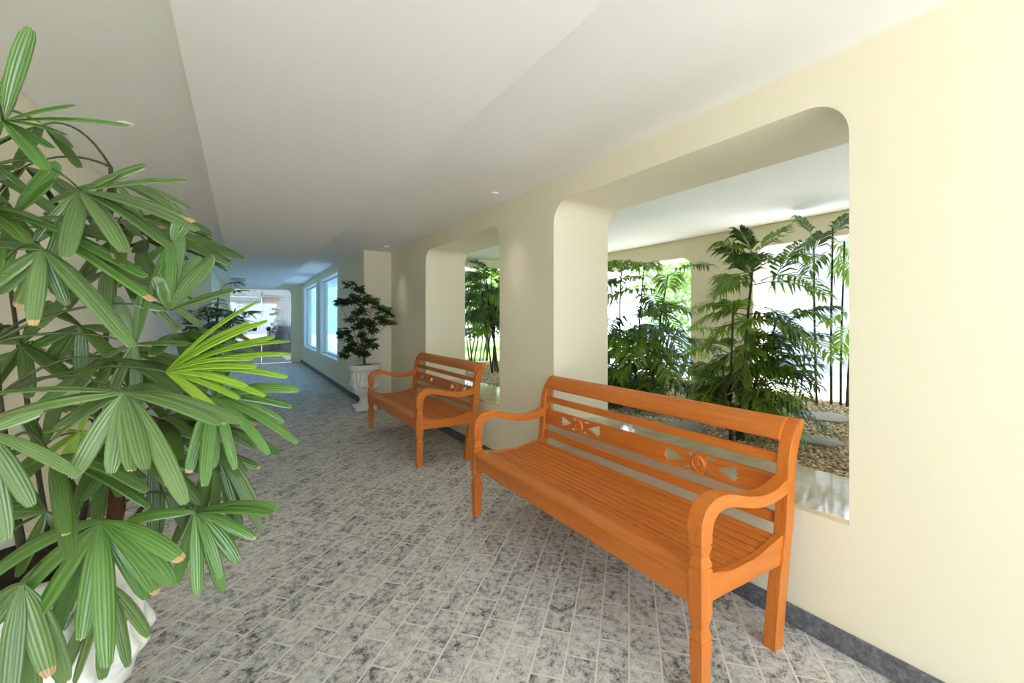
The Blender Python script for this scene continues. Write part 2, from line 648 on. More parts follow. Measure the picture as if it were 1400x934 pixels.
# lobby seen through the glass door
m = MB(); m.box(-2.2, 2.0, YD + 4.2, YD + 4.4, 0, 3.2)
struct(m.build('wall_lobby', M['white']), 'pale wall of the yard beyond the glass door', 'wall')
m = MB(); m.box(-2.2, 2.0, YD + 0.26, YD + 3.7, 2.62, 2.8)  # roof added to shade the yard so the door glass reads grey
struct(m.build('shade_roof_lobby', M['ceil']), 'added roof that darkens the view beyond the glass door', 'ceiling')
m = MB(); m.box(-2.2, 2.0, YD + 4.15, YD + 4.2, 0, 1.1)  # dark band standing in for the floor reflected low in the door glass
struct(m.build('trim_5', M['granite']), 'added grey band that darkens the lower half of the glass door', 'dado')
st = thing('louvre_screen', 'white slatted screen seen through the glass door', 'screen', (0.12, YD + 3.9, 0))
m = MB()
for k in range(7):
    z = 1.15 + 0.17 * k
    m.prism([(-0.02, z), (0.10, z + 0.07), (0.10, z + 0.09), (-0.02, z + 0.02)], 0, -0.5, 0.55)
m.build('slat_panel', M['white'], st)
m = MB()
for x in (-0.54, 0.55):
    m.box(x, x + 0.06, -0.03, 0.11, 0, 2.45)
m.build('screen_frame', M['steel'], st)
pn = MB(); pn.box(0.78, 1.3, YD + 4.1, YD + 4.21, 1.75, 2.35)  # plain panel mounted on the yard wall, its back set into it
tag(pn.build('mounted_panel', M['pink'], bevel=0.01), 'pale pink panel on the yard wall beyond the glass door', 'panel')

# garden shell
og = [(a, b) for a, b in ((-1.89, 0.06), (0.90, 2.86), (3.70, 5.65))]
o = plate('wall_garden', [(YS, 0), (YR + 0.3, 0), (YR + 0.3, H), (YS, H)], [arch(a, b, 0.62 if False else BED + 0.02, 2.20, 0.155) for a, b in og], 0.4,
          lambda u, v, w: (G + 0.2 + w, u, v), M['cream'], bevel=0.01)
struct(o, 'cream outer wall of the garden with round-cornered openings', 'wall')
m = MB(); m.box(WB + 0.001, G, YR, YR + 0.3, 2.33, H)
m.box(WB + 0.001, G, YR + 0.1, YR + 0.25, 0, BED + 0.05)
struct(m.build('trim_3', M['cream']), 'cream beam and kerb at the end of the pebble garden', 'beam')
m = MB(); m.box(WB + 0.001, G - 0.001, -1.9, -1.7, 0.2, H)  # out of view, added to cut the daylight on the garden ceiling
struct(m.build('wall_garden_blocker', M['cream']), 'unseen cream wall added at the near garden end to dim the garden ceiling', 'wall')
m = MB(); m.box(WB, G, YS, YR + 0.1, 0.2, BED)
struct(m.build('ground_gravel', M['gravel']), 'gravel bed raised behind the right wall', 'ground')
m = MB(); m.box(G + 0.4, 9.0, -8, 7.5, 0.1, 0.45)
M['path'] = paint('pale_blue_grey_paving', (0.33, 0.36, 0.43), 0.8)
struct(m.build('ground_path', M['path']), 'pale path outside the garden openings', 'ground')
m = MB(); m.box(FW + 0.17, 3.3, 7.4, 30, 0.1, 0.46); m.box(3.3, 16, 17, 30, 0.1, 0.46)
struct(m.build('ground_yard', M['concrete']), 'pale yard outside the far windows', 'ground')
m = MB(); m.box(3.3, 16, 7.4, 17, 0.1, 0.46)
struct(m.build('ground_lawn', M['lawn']), 'green lawn beyond the pebble garden', 'ground')
m = MB(); m.box(-14, 14, -16, YS, -0.2, -0.02)
struct(m.build('ground_forecourt', M['concrete']), 'sunlit pale forecourt at the corridor entrance', 'ground')
m = MB(); m.box(-14, XL - 0.3, YS, 25, -0.2, -0.02)
struct(m.build('ground_side', M['concrete']), 'pale paving left of the corridor', 'ground')
m = MB(); m.box(8.6, 8.9, -8, 7.5, 1.55, 2.9)
struct(m.build('wall_boundary', M['render']), 'rough white boundary wall beyond the garden openings', 'wall')
m = MB(); m.box(8.57, 8.9, -8, 7.5, 0.1, 1.55)
struct(m.build('trim_4', M['lavender']), 'smooth pale lavender dado of the boundary wall', 'dado')

# ------------------------------------------------------------------ benches
LH = 0.8875


def rail_top(x):
    pts = [(-0.02, 0.445), (0.06, 0.441), (0.21, 0.412), (0.37, 0.410), (0.55, 0.444), (0.62, 0.46)]
    for (a, za), (b, zb) in zip(pts, pts[1:]):
        if x <= b:
            u = (x - a) / (b - a)
            u = u * u * (3 - 2 * u) * 0.5 + u * 0.5
            return za + (zb - za) * u
    return pts[-1][1]


def loft_leg(m, y):
    prof = [(0.0, .023, .020), (0.215, .031, .026), (0.219, .026, .021), (0.225, .032, .026), (0.240, .028, .023), (0.262, .0225, .018), (0.284, .028, .023), (0.296, .032, .026),
            (0.301, .027, .021), (0.307, .033, .026), (0.467, .033, .026), (0.472, .027, .021), (0.478, .0325, .026), (0.495, .028, .023), (0.515, .0225, .018),
            (0.535, .028, .023), (0.549, .0325, .026), (0.554, .027, .021), (0.560, .032, .026), (0.60, .031, .026)]
    v, f = [], []
    for z, hx, hy in prof:
        cx = 0.033
        v += [(cx - hx, y - hy, z), (cx + hx, y - hy, z), (cx + hx, y + hy, z), (cx - hx, y + hy, z)]
    for i in range(len(prof) - 1):
        for k in range(4):
            k2 = (k + 1) % 4
            f.append((4 * i + k, 4 * i + k2, 4 * i + 4 + k2, 4 * i + 4 + k))
    f += [(3, 2, 1, 0), tuple(4 * (len(prof) - 1) + k for k in range(4))]
    m.add(v, f)


ARM_UP = [(-.002, .598), (.001, .63), (.012, .664), (.045, .698), (.105, .716), (.18, .709), (.26, .686), (.334, .668), (.40, .659), (.467, .659), (.53, .672), (.60, .692)]
ARM_LO = [(.60, .635), (.53, .618), (.45, .611), (.37, .616), (.30, .630), (.22, .652), (.155, .665), (.108, .660), (.080, .643), (.066, .618), (.064, .598)]
POST = [(.487, 0), (.505, .15), (.535, .31), (.562, .43), (.576, .52), (.584, .62), (.590, .71), (.602, .79), (.628, .852), (.660, .896), (.684, .917), (.705, .922), (.722, .912),
        (.722, .893), (.704, .862), (.682, .82), (.664, .77), (.652, .70), (.645, .62), (.636, .52), (.620, .43), (.600, .31), (.568, .15), (.548, 0)]


def make_bench(label, y):
    r = thing('garden_bench', label, 'bench', (1.351, y, 0), 'orange wooden benches along the right wall')
    for s in (-1, 1):
        m = MB(); loft_leg(m, s * (LH - 0.026)); m.build('leg', M['wood_z'], r, bevel=0.0015)
        y0, y1 = sorted((s * LH, s * (LH - 0.052)))
        m = MB()
        low = [POST[0]] + catmull(POST[:12], 4)[1:]
        hi = catmull(POST[11:], 4)
        m.prism(low + hi[1:], 1, y0, y1)
        m.build('rear_post', M['wood_z'], r, bevel=0.004)
        y0, y1 = sorted((s * (LH + 0.003), s * (LH - 0.057)))
        m = MB(); m.prism(catmull(ARM_UP, 5) + catmull(ARM_LO, 5), 1, y0, y1)
        m.build('armrest', M['wood_x'], r, bevel=0.006, seg=3)
        y0, y1 = sorted((s * (LH - 0.010), s * (LH - 0.040)))
        m = MB()
        xs = [0.05 + 0.52 * k / 16 for k in range(17)]
        m.prism([(x, rail_top(x) + 0.006) for x in xs] + [(0.57, 0.334), (0.05, 0.345)], 1, y0, y1)
        m.build('side_rail', M['wood_x'], r, bevel=0.003)
    m = MB()
    m.box(0.008, 0.036, -LH + 0.05, LH - 0.05, 0.338, 0.424)
    m.build('front_rail', M['wood_y'], r, bevel=0.003)
    m = MB(); m.box(0.53, 0.56, -LH + 0.05, LH - 0.05, 0.35, 0.42)
    m.build('rear_rail', M['wood_y'], r, bevel=0.003)
    # seat: a broad nosing and eleven narrow slats
    m = MB()
    ys = LH - 0.0405
    m.prism([(0.0, 0.424), (-0.003, 0.434), (0.004, 0.444), (0.06, 0.446), (0.094, 0.440), (0.094, 0.42)], 1, -ys - 0.0 + 0.012, ys - 0.012)
    x = 0.099
    for k in range(11):
        w_ = 0.0350
        za, zb = rail_top(x), rail_top(x + w_)
        m.prism([(x, za - 0.030), (x, za - 0.004), (x + 0.004, za), (x + w_ - 0.004, zb), (x + w_, zb - 0.004), (x + w_, zb - 0.030)], 1, -ys, ys)
        x += w_ + 0.0077
    m.build('seat', M['wood_y'], r)
    # back: top rail, two slats, a carved panel
    yi = LH - 0.050
    m = MB()
    tr_ = [(.606, .838), (.612, .862), (.632, .893), (.658, .915), (.682, .924), (.702, .918), (.708, .903), (.690, .876), (.668, .848), (.650, .833), (.626, .829)]
    m.prism(catmull(tr_, 3, True), 1, -yi, yi)
    m.build('top_rail', M['wood_y'], r, smooth=False)
    for z0, z1, xa, xb in ((0.733, 0.775, .606, .614), (0.478, 0.523, .588, .594)):
        m = MB(); m.prism([(xa, z0), (xb, z1), (xb + 0.022, z1), (xa + 0.022, z0)], 1, -yi, yi)
        m.build('back_slat', M['wood_y'], r, bevel=0.004)
    zc, hh_ = 0.6275, 0.0535
    hs = []
    for cy in (-0.455, 0.455):
        for s in (-1, 1):
            tri = [(.080, 0), (.190, .037), (.204, .031), (.196, .019), (.207, .010), (.199, 0), (.207, -.010), (.196, -.019), (.204, -.031), (.190, -.037)]
            hs.append([(cy + s * a, b) for a, b in tri])
            for q in (-1, 1):
                hs.append([(cy + s * a, q * b) for a, b in [(.030, .043), (.105, .043), (.050, .020), (.040, .030)]])
    cp = plate('carved_panel', [(-yi, -hh_), (yi, -hh_), (yi, hh_), (-yi, hh_)], hs, 0.020,
               lambda u, v, w: (0.612 + w + v * 0.09, u, zc + v), M['wood_y'], r, bevel=0.0015)
    for cy in (-0.455, 0.455):
        m = MB()
        prof = [(0.0, 0.0225), (0.010, 0.024), (0.016, 0.018), (0.024, 0.018), (0.028, 0.024), (0.034, 0.024), (0.038, 0.020), (0.043, 0.012), (0.043, -0.012), (0.0, -0.012)]
        n = 28
        v, f = [], []
        for rr_, dx in prof:
            for k in range(n):
                a = 2 * PI * k / n
                pet = 1 + (0.12 * math.cos(8 * a) if rr_ < 0.02 else 0)
                v.append((0.612 - dx * 0.9, cy + rr_ * pet * math.cos(a), zc + rr_ * pet * math.sin(a)))
        for i in range(len(prof) - 1):
            for k in range(n):
                k2 = (k + 1) % n
                f.append((i * n + k, i * n + k2, (i + 1) * n + k2, (i + 1) * n + k))
        m.add(v, f)
        m.build('rosette', M['wood_z'], cp)
    return r


make_bench('orange slatted wooden bench nearest the viewpoint with carved back and curved arms', 1.8175)
make_bench('smaller-looking orange wooden bench farther down the corridor beside the white urn', 4.6875)

# ------------------------------------------------------------------ urns
PROF = [(0.0, .170), (.058, .170), (.066, .160), (.075, .125), (.095, .096), (.125, .078), (.16, .072), (.176, .078), (.188, .092), (.200, .092), (.21, .086), (.222, .11), (.238, .145), (.262, .168),
        (.285, .178), (.298, .182), (.312, .190), (.318, .172), (.330, .176), (.36, .190), (.40, .192), (.45, .190), (.50, .192), (.54, .197), (.575, .206), (.592, .222), (.60, .232),
        (.615, .240), (.635, .242), (.652, .238), (.665, .232), (.680, .228), (.682, .214), (.660, .208), (.640, .206)]


def leafrel(z, a):
    """acanthus-like relief on the bowl and a gadrooned band below it"""
    e = 0.0
    n = 8
    ph = ((a * n / (2 * PI)) % 1.0) * 2 - 1
    ph2 = ((a * n / (2 * PI) + 0.5) % 1.0) * 2 - 1
    if 0.325 < z < 0.585:
        tt = (z - 0.325) / 0.26
        w_ = 0.92 * (1 - tt) ** 0.6
        w_ *= 0.88 + 0.12 * math.cos(tt * 34)
        k = max(0, min(1, (w_ - abs(ph)) * 6))
        e += k * (0.015 + 0.024 * math.exp(-((tt - 0.20) / 0.13) ** 2)) - k * 0.010 * (abs(ph) < 0.09)
        w2 = 0.42 * math.sin(PI * min(1, tt * 1.0)) ** 0.7
        k2 = max(0, min(1, (w2 - abs(ph2)) * 6))
        e += 0.014 * k2 * (1 - k)
    if 0.222 < z < 0.298:
        e += 0.008 * abs(math.sin(a * 10)) * math.sin(PI * (z - 0.222) / 0.076)
    return e


def urn_mesh(parent):
    m = MB()
    n = 112
    zs = []
    for (z0, r0), (z1, r1) in zip(PROF, PROF[1:]):
        k = max(1, int(abs(z1 - z0) / 0.012))
        for i in range(k):
            u = i / k
            zs.append((z0 + (z1 - z0) * u, r0 + (r1 - r0) * u))
    zs.append(PROF[-1])
    v, f = [], []
    for z, r_ in zs:
        for k in range(n):
            a = 2 * PI * k / n
            rr_ = r_ + (leafrel(z, a) if r_ > 0.1 else 0)
            if z < 0.059:          # square plinth with clipped corners
                c_, s_ = abs(math.cos(a)), abs(math.sin(a))
                rr_ = min(0.165 / max(c_, s_), 0.215)
            v.append((rr_ * math.cos(a), rr_ * math.sin(a), z))
    for i in range(len(zs) - 1):
        for k in range(n):
            k2 = (k + 1) % n
            f.append((i * n + k, i * n + k2, (i + 1) * n + k2, (i + 1) * n + k))
    f.append(tuple(range(n - 1, -1, -1)))
    m.add(v, f)
    o = m.build('urn', M['urn'], parent, smooth=True)
    s = MB()
    v = [(0, 0, 0.668)]
    for rr_, zz in ((0.1, 0.664), (0.212, 0.652)):
        for k in range(40):
            a = 2 * PI * k / 40
            v.append((rr_ * math.cos(a), rr_ * math.sin(a), zz + 0.006 * math.sin(5 * a + rr_ * 40)))
    f = [(0, 1 + k, 1 + (k + 1) % 40) for k in range(40)]
    f += [(1 + k, 41 + k, 41 + (k + 1) % 40, 1 + (k + 1) % 40) for k in range(40)]
    s.add(v, f)
    s.build('soil', M['soil'], parent, smooth=True, fix=False)
    return o


# ------------------------------------------------------------------ leaves
CAM = Vector((0, 0, EYE))
WID = [(0, .20), (.10, .46), (.25, .80), (.42, .97), (.65, 1.0), (.85, .90), (.95, .74), (1.0, .52)]


def wprof(u):
    for (a, x), (b, y) in zip(WID, WID[1:]):
        if u <= b:
            return x + (y - x) * (u - a) / (b - a)
    return WID[-1][1]


def leaflet(mb, h, c, tip, nrm, width, rnd, seg=9, fold=0.22):
    """one strap-shaped pleated leaflet along the quadratic h-c-tip"""
    v, uv, f = [], [], []
    acr = [-1, -.62, -.3, 0, .3, .62, 1]
    na = len(acr)
    for i in range(seg + 1):
        u = i / seg
        p = h * (1 - u) ** 2 + c * (2 * u * (1 - u)) + tip * (u * u)
        tg = ((c - h) * (1 - u) + (tip - c) * u).normalized()
        sd = tg.cross(nrm)
        if sd.length < 1e-4:
            sd = tg.cross(Vector((0.3, 0.2, 1)))
        sd.normalize()
        up = sd.cross(tg)
        w_ = width * 0.5 * wprof(u)
        for j, a in enumerate(acr):
            pl = (0.10 if j % 2 else -0.07) * w_ * (1.3 if 0 < u < 1 else 0.4)
            notch = 0.0
            if i == seg:
                notch = (0.10 if j % 2 else -0.16) * w_
            v.append(p + sd * (a * w_) + up * (-abs(a) * w_ * fold + pl) + tg * (notch - abs(a) * w_ * (0.35 if i == seg else 0)))
            uv.append(((a + 1) / 2, u))
    for i in range(seg):
        for j in range(na - 1):
            k = i * na + j
            f.append((k, k + 1, k + na + 1, k + na))
    mb.add(v, f, uv, rnd)


def fan(parent, hub, tips, mat, root, width=0.045, arch_=0.10, nrm=None, stemp=None):
    """a palmate leaf: leaflets from the hub to the tips, with its petiole as a sub-part"""
    m = MB()
    to = (CAM - hub).normalized()
    n0 = nrm if nrm is not None else (to * 0.75 + Vector((0, 0, 0.75))).normalized()
    extra = []
    for tp in tips:
        if random.random() < 0.5:
            L = (tp - hub).length
            extra.append(tp + Vector((random.gauss(0, .16), random.gauss(0, .16), random.gauss(-.08, .14))) * L)
    for tp in list(tips) + extra:
        tp.x = max(tp.x, XL + .02)
        L = (tp - hub).length
        cpt = hub.lerp(tp, 0.5) + Vector((0, 0, 1)) * (L * arch_ * random.uniform(.7, 1.3)) + n0 * (L * 0.05)
        nn = (n0 + Vector((random.uniform(-.35, .35), random.uniform(-.35, .35), random.uniform(-.2, .3)))).normalized()
        leaflet(m, hub - root, cpt - root, tp - root, nn, width * 0.74 * random.uniform(.82, 1.15), random.random())
    o = m.build('palm_leaf', mat, parent, smooth=True, fix=False)
    if stemp is not None:
        b = MB()
        mid = hub.lerp(stemp, 0.5) + Vector((0, 0, 0.05 + 0.05 * random.random()))
        pts = []
        for k in range(9):
            u = k / 8
            pts.append(stemp * (1 - u) ** 2 + mid * (2 * u * (1 - u)) + hub * (u * u) - root)
        b.tube(pts, [0.0042 - 0.0018 * k / 8 for k in range(9)], 5)
        b.build('petiole', M['petiole'], o, smooth=True)
    return o


def rand_fan_tips(hub, axis, n, length, spread, droop):
    axis = axis.normalized()
    side = axis.cross(Vector((0, 0, 1)))
    if side.length < 0.1:
        side = Vector((1, 0, 0))
    side.normalize()
    tips = []
    for k in range(n):
        a = -spread / 2 + spread * k / (n - 1) + random.uniform(-.08, .08)
        d = axis * math.cos(a) + side * math.sin(a)
        L = length * random.uniform(.85, 1.1) * (0.78 + 0.22 * math.cos(a))
        tips.append(hub + d * L - Vector((0, 0, 1)) * (L * droop * random.uniform(.6, 1.3)))
    return tips


# ------------------------------------------------------------------ the large lady palm, left foreground
PX, PY = -0.46, 1.78
root = Vector((PX, PY, 0))
palm = thing('potted_lady_palm', 'large lush fan-leaved palm in a white urn at left foreground', 'potted palm', root)
urn_mesh(palm)
stems = []
for k, (dx, dy, tx, ty, tz, rad) in enumerate([(.10, -.09, .13, -.14, 1.0, .026), (-.02, -.11, -.02, -.34, 1.95, .017), (-.12, .02, -.26, -.10, 1.75, .016), (.03, .09, .10, .12, 1.85, .016),
                                               (.12, .03, .30, .02, 1.15, .014), (-.09, -.08, -.18, -.38, 1.25, .015), (-.04, .12, -.16, .22, 1.5, .014)]):
    a, b = Vector((PX + dx, PY + dy, 0.645)), Vector((PX + tx, PY + ty, tz))
    pts = [a.lerp(b, u) + Vector((0, 0, 0.0)) + Vector((dx, dy, 0)) * (0.5 * math.sin(PI * u)) for u in [i / 10 for i in range(11)]]
    stems.append(pts)
    m = MB(); m.tube([p - root for p in pts], [rad * (.8 if k == 0 else .5) * (1.05 - 0.35 * i / 10 + (0.12 if i % 2 else 0)) for i in range(11)], 9)
    m.build('stem', M['trunk' if k == 0 else 'cane'], palm, smooth=True)


def stem_point(hub):
    best, bd = None, 9
    for s in stems:
        for p in s[2:]:
            d = (p - hub).length + (0.25 if p.z > hub.z + 0.02 else 0)
            if d < bd and d > 0.06:
                best, bd = p, d
    return best


def hero(hx, hy, d, tips, mat, width=0.045, arch_=0.08, dd=0.0, nrm=None):
    hub = P(hx, hy, d)
    tt = []
    for tp in tips:
        td = tp[2] if len(tp) > 2 else 0.0
        tt.append(P(tp[0], tp[1], d + dd + td))
    return fan(palm, hub, tt, M[mat], root, width, arch_, nrm, stem_point(hub))


# hub x, hub y, distance, tips as seen (x, y, extra distance)
hero(111, 261, 1.12, [(201, 225, .05), (256, 246, .0), (266, 304, -.05), (236, 340, -.06), (172, 345, -.10), (88, 352, -.12), (48, 330, -.05), (196, 300, .08)], 'fan_mid', .05, .06)
hero(58, 340, 1.02, [(45, 446, -.06), (162, 446, -.04), (140, 420, .04), (92, 418, .03), (-20, 330, 0), (-30, 400, -.05), (20, 420, .0)], 'fan_mid', .05, .05)
hero(20, 292, 1.10, [(80, 222, .0), (-50, 240, 0), (-40, 330, -.05), (212, 412, -.03), (60, 372, -.05)], 'fan_gloss', .046, .04)
hero(5, 165, 1.05, [(43, 38, .0), (104, 143, .03), (91, 184, .0), (182, 172, .08), (66, 229, -.02), (-60, 90, 0), (-60, 210, 0), (20, 95, .05), (75, 203, .05)], 'fan_gloss', .044, .05)
hero(232, 424, 1.22, [(292, 350, .0), (322, 395, .05), (248, 318, .05), (190, 345, .04), (212, 378, -.03), (180, 410, -.05)], 'fan_mid', .06, .05)
hero(236, 330, 1.25, [(246, 300, .0), (170, 300, .0), (160, 392, .03), (232, 395, -.03), (206, 402, -.05)], 'fan_gloss', .042, .06)
hero(226, 508, 1.10, [(352, 412, .0), (341, 441, .06), (366, 438, .03), (398, 466, .02), (398, 484, .05), (352, 501, -.02), (338, 528, -.04), (328, 545, -.05)], 'fan_bright', .032, .07)
hero(292, 542, 1.16, [(285, 644, -.08), (322, 642, -.04), (368, 622, -.02), (408, 606, .0), (410, 533, .05), (388, 578, .06), (258, 648, -.08), (316, 502, -.03), (400, 556, .1)], 'fan_gloss', .040, .10)
hero(172, 537, 0.93, [(-10, 572, -.04), (330, 577, .0), (200, 643, -.08), (98, 655, -.06), (254, 690, -.05), (152, 648, -.05), (235, 640, .05), (70, 600, .0)], 'fan_mid', .046, .07)
hero(139, 712, 0.98, [(-20, 862, -.03), (42, 852, -.05), (110, 876, -.08), (58, 905, .05), (236, 800, -.03), (251, 766, .0), (216, 812, .05), (150, 880, .08), (-30, 800, .0)], 'fan_gloss', .056, .12)
hero(268, 700, 1.18, [(381, 694, .0), (271, 815, -.05), (302, 790, -.03), (323, 765, .02), (240, 800, -.02), (172, 712, -.08), (345, 735, .06)], 'fan_gloss', .044, .08)
hero(-20, 590, 0.82, [(108, 650, .02), (60, 560, .05), (40, 690, .02), (10, 740, .0)], 'fan_mid', .04, .05)
hero(62, 700, 1.02, [(-40, 760, 0), (-30, 700, 0), (20, 790, -.03), (110, 745, .04), (-10, 660, .04)], 'fan_dark', .05, .06)
hero(30, 800, 0.92, [(-50, 900, -.05), (10, 960, -.05), (70, 925, .0), (90, 935, .04), (-40, 850, .0)], 'fan_mid', .05, .10)
hero(150, 800, 1.12, [(80, 940, .0), (60, 900, .04), (100, 935, -.02), (166, 860, .05), (140, 930, .02), (205, 870, .06)], 'fan_mid', .045, .12)
hero(110, 590, 1.10, [(40, 640, .0), (75, 655, -.04), (150, 660, .0), (60, 590, .03), (170, 600, .03), (120, 545, .03)], 'fan_bright', .036, .05)
hero(110, 445, 1.22, [(20, 400, .0), (75, 500, .0), (176, 455, .0), (110, 520, .0), (30, 480, -.03), (165, 500, -.02)], 'fan_dark', .048, .05)
hero(185, 470, 1.20, [(160, 405, -.02), (206, 390, -.04), (262, 470, -.0), (150, 545, -.02), (120, 500, 0), (190, 560, 0)], 'fan_mid', .036, .05)
hero(150, 330, 1.30, [(60, 290, .0), (100, 400, .0), (190, 420, .0), (220, 300, .0), (150, 430, .0), (120, 290, .05)], 'fan_dark', .042, .05)
hero(30, 470, 1.18, [(-40, 430, .0), (60, 420, .0), (40, 545, -.03), (-20, 540, .0), (100, 520, .0)], 'fan_dark', .05, .05)
hero(210, 620, 1.25, [(250, 720, .0), (150, 660, .0), (300, 650, .03), (210, 740, -.03), (275, 690, .0)], 'fan_dark', .045, .08)
hero(60, 610, 1.2, [(0, 680, .0), (110, 690, .0), (30, 560, .0), (-40, 640, 0), (80, 540, 0)], 'fan_dark', .045, .05)
hero(60, 170, 1.25, [(-20, 140, 0), (20, 230, 0), (110, 230, .0), (-10, 200, 0)], 'fan_dark', .036, .05)
hero(300, 620, 1.32, [(330, 720, .0), (350, 690, .03), (355, 640, .05), (270, 720, .0), (290, 750, 0)], 'fan_dark', .04, .1)
for k in range(22):
    a = random.uniform(0, 2 * PI)
    if math.cos(a) < -0.6:
        a += PI
    z = random.uniform(0.75, 1.85)
    rr_ = random.uniform(0.16, 0.36) * (1.1 if z < 1.5 else .8)
    hub = Vector((PX + 0.8 * rr_ * math.cos(a), PY + rr_ * math.sin(a), z))
    if hub.x < XL + 0.25:
        hub.x = XL + 0.25
    ax = Vector((math.cos(a), math.sin(a), 0.25))
    tips = rand_fan_tips(hub, ax, random.randint(5, 8), random.uniform(.20, .28), math.radians(random.uniform(150, 220)), random.uniform(.3, .7))
    tips = [Vector((max(q.x, XL + 0.03), q.y, q.z)) for q in tips]
    fan(palm, hub, tips, M[random.choice(['fan_dark', 'fan_dark', 'fan_mid'])], root, .042, .16, None, stem_point(hub))

# ------------------------------------------------------------------ the second lady palm, beside the far left wall
root2 = Vector((-0.42, 9.7, 0))
palm2 = thing('potted_lady_palm', 'dark slender fan palm in a white urn near the glass door', 'potted palm', root2)
urn_mesh(palm2)
st2 = []
for k in range(7):
    a = k * 0.9
    p0 = Vector((0.09 * math.cos(a), 0.09 * math.sin(a), 0.65))
    p1 = Vector((0.22 * math.cos(a) + 0.12, 0.25 * math.sin(a), random.uniform(1.3, 1.95)))
    m = MB(); m.tube([p0.lerp(p1, u / 6) for u in range(7)], 0.011, 6)
    m.build('stem', M['trunk'], palm2, smooth=True)
    st2.append((p0, p1))
for k in range(55):
    p0, p1 = random.choice(st2)
    sp_ = p0.lerp(p1, random.uniform(.25, 1))
    a = random.uniform(0, 2 * PI)
    hub = sp_ + Vector((math.cos(a) * .26, math.sin(a) * .26, random.uniform(.02, .2)))
    hub.x = max(hub.x, -0.3)
    tips = rand_fan_tips(hub, Vector((math.cos(a), math.sin(a), .3)), 8, random.uniform(.2, .28), math.radians(190), random.uniform(.1, .6))
    tips = [Vector((max(q.x, -0.45), q.y, q.z)) for q in tips]
    fan(palm2, hub + root2, [q + root2 for q in tips], M['small_leaf'], root2, .034, .1, Vector((0.1, -.5, 1)).normalized(), sp_ + root2)

# ------------------------------------------------------------------ small tree in the far urn
root3 = Vector((1.60, 6.79, 0))
tree = thing('potted_small_tree', 'small dark-leaved tree in a white relief urn beyond the far bench', 'potted tree', root3)
urn_mesh(tree)
dT = 6.60
trunk_top = P(494, 470, dT) - root3
m = MB()
base = Vector((0.0, 0, 0.655))
m.tube([base, base.lerp(trunk_top, .5) + Vector((.01, 0, 0)), trunk_top], [.022, .017, .013], 8)
m.build('stem', M['bark'], tree, smooth=True)
clusters = [(479, 388, 11), (490, 394, 9), (486, 405, 10), (471, 411, 9), (463, 413, 6), (483, 412, 9), (496, 412, 10), (505, 408, 9), (513, 412, 9), (495, 424, 10), (486, 431, 10), (478, 436, 7), (519, 420, 8),
            (527, 424, 9), (532, 431, 7), (527, 440, 9), (534, 441, 5), (521, 434, 9), (499, 440, 10), (508, 444, 9), (512, 451, 8), (490, 445, 8), (470, 453, 8), (467, 458, 6), (476, 462, 10), (483, 471, 9), (477, 478, 8),
            (471, 484, 6), (488, 482, 8), (497, 473, 9), (505, 465, 8), (509, 472, 6), (500, 484, 8), (494, 458, 8)]
m = MB()
mb_twigs = []
for (cx, cy, cr) in clusters:
    c3 = P(cx, cy, dT + random.uniform(-.08, .12)) - root3
    mb_twigs.append(c3)
    for w_ in range(int(6 + cr * 0.9)):
        a, b = random.uniform(0, 2 * PI), random.gauss(0, .45)
        q = c3 + Vector((math.cos(a) * math.cos(b), math.sin(a) * math.cos(b), math.sin(b))) * (cr * 0.0100 * random.random() ** .5)
        nl = random.randint(5, 7)
        t0 = random.uniform(0, 6)
        tilt = Vector((random.uniform(-.6, .6), random.uniform(-.8, .3), 1)).normalized()
        e1 = tilt.cross(Vector((1, 0.2, 0))).normalized()
        e2 = tilt.cross(e1)
        for k in range(nl):
            an = t0 + 2 * PI * k / nl
            d = e1 * math.cos(an) + e2 * math.sin(an)
            sd = d.cross(tilt)
            L = random.uniform(.05, .08)
            dn = Vector((0, 0, -.35))
            ww = L * .24
            pts = [q, q + d * (L * .35) + sd * ww, q + d * (L * .75) + sd * ww * .8 + dn * L * .2, q + d * L + dn * L * .45, q + d * (L * .75) - sd * ww * .8 + dn * L * .2, q + d * (L * .35) - sd * ww]
            m.add(pts, [(0, 1, 2, 3), (0, 3, 4, 5)], [(.5, 0), (1, .35), (1, .75), (.5, .95), (0, .75), (0, .35)], random.random())
fo = m.build('foliage', M['small_leaf'], tree, smooth=False, fix=False)
tb = MB()
for c3 in mb_twigs[::2]:
    s0 = base.lerp(trunk_top, random.uniform(.45, 1))
    tb.tube([s0, s0.lerp(c3, .5) + Vector((0, 0, .03)), c3], [.005, .0035, .002], 5)
tb.build('branch', M['bark'], tree, smooth=True)

# ------------------------------------------------------------------ bamboo palms of the pebble garden


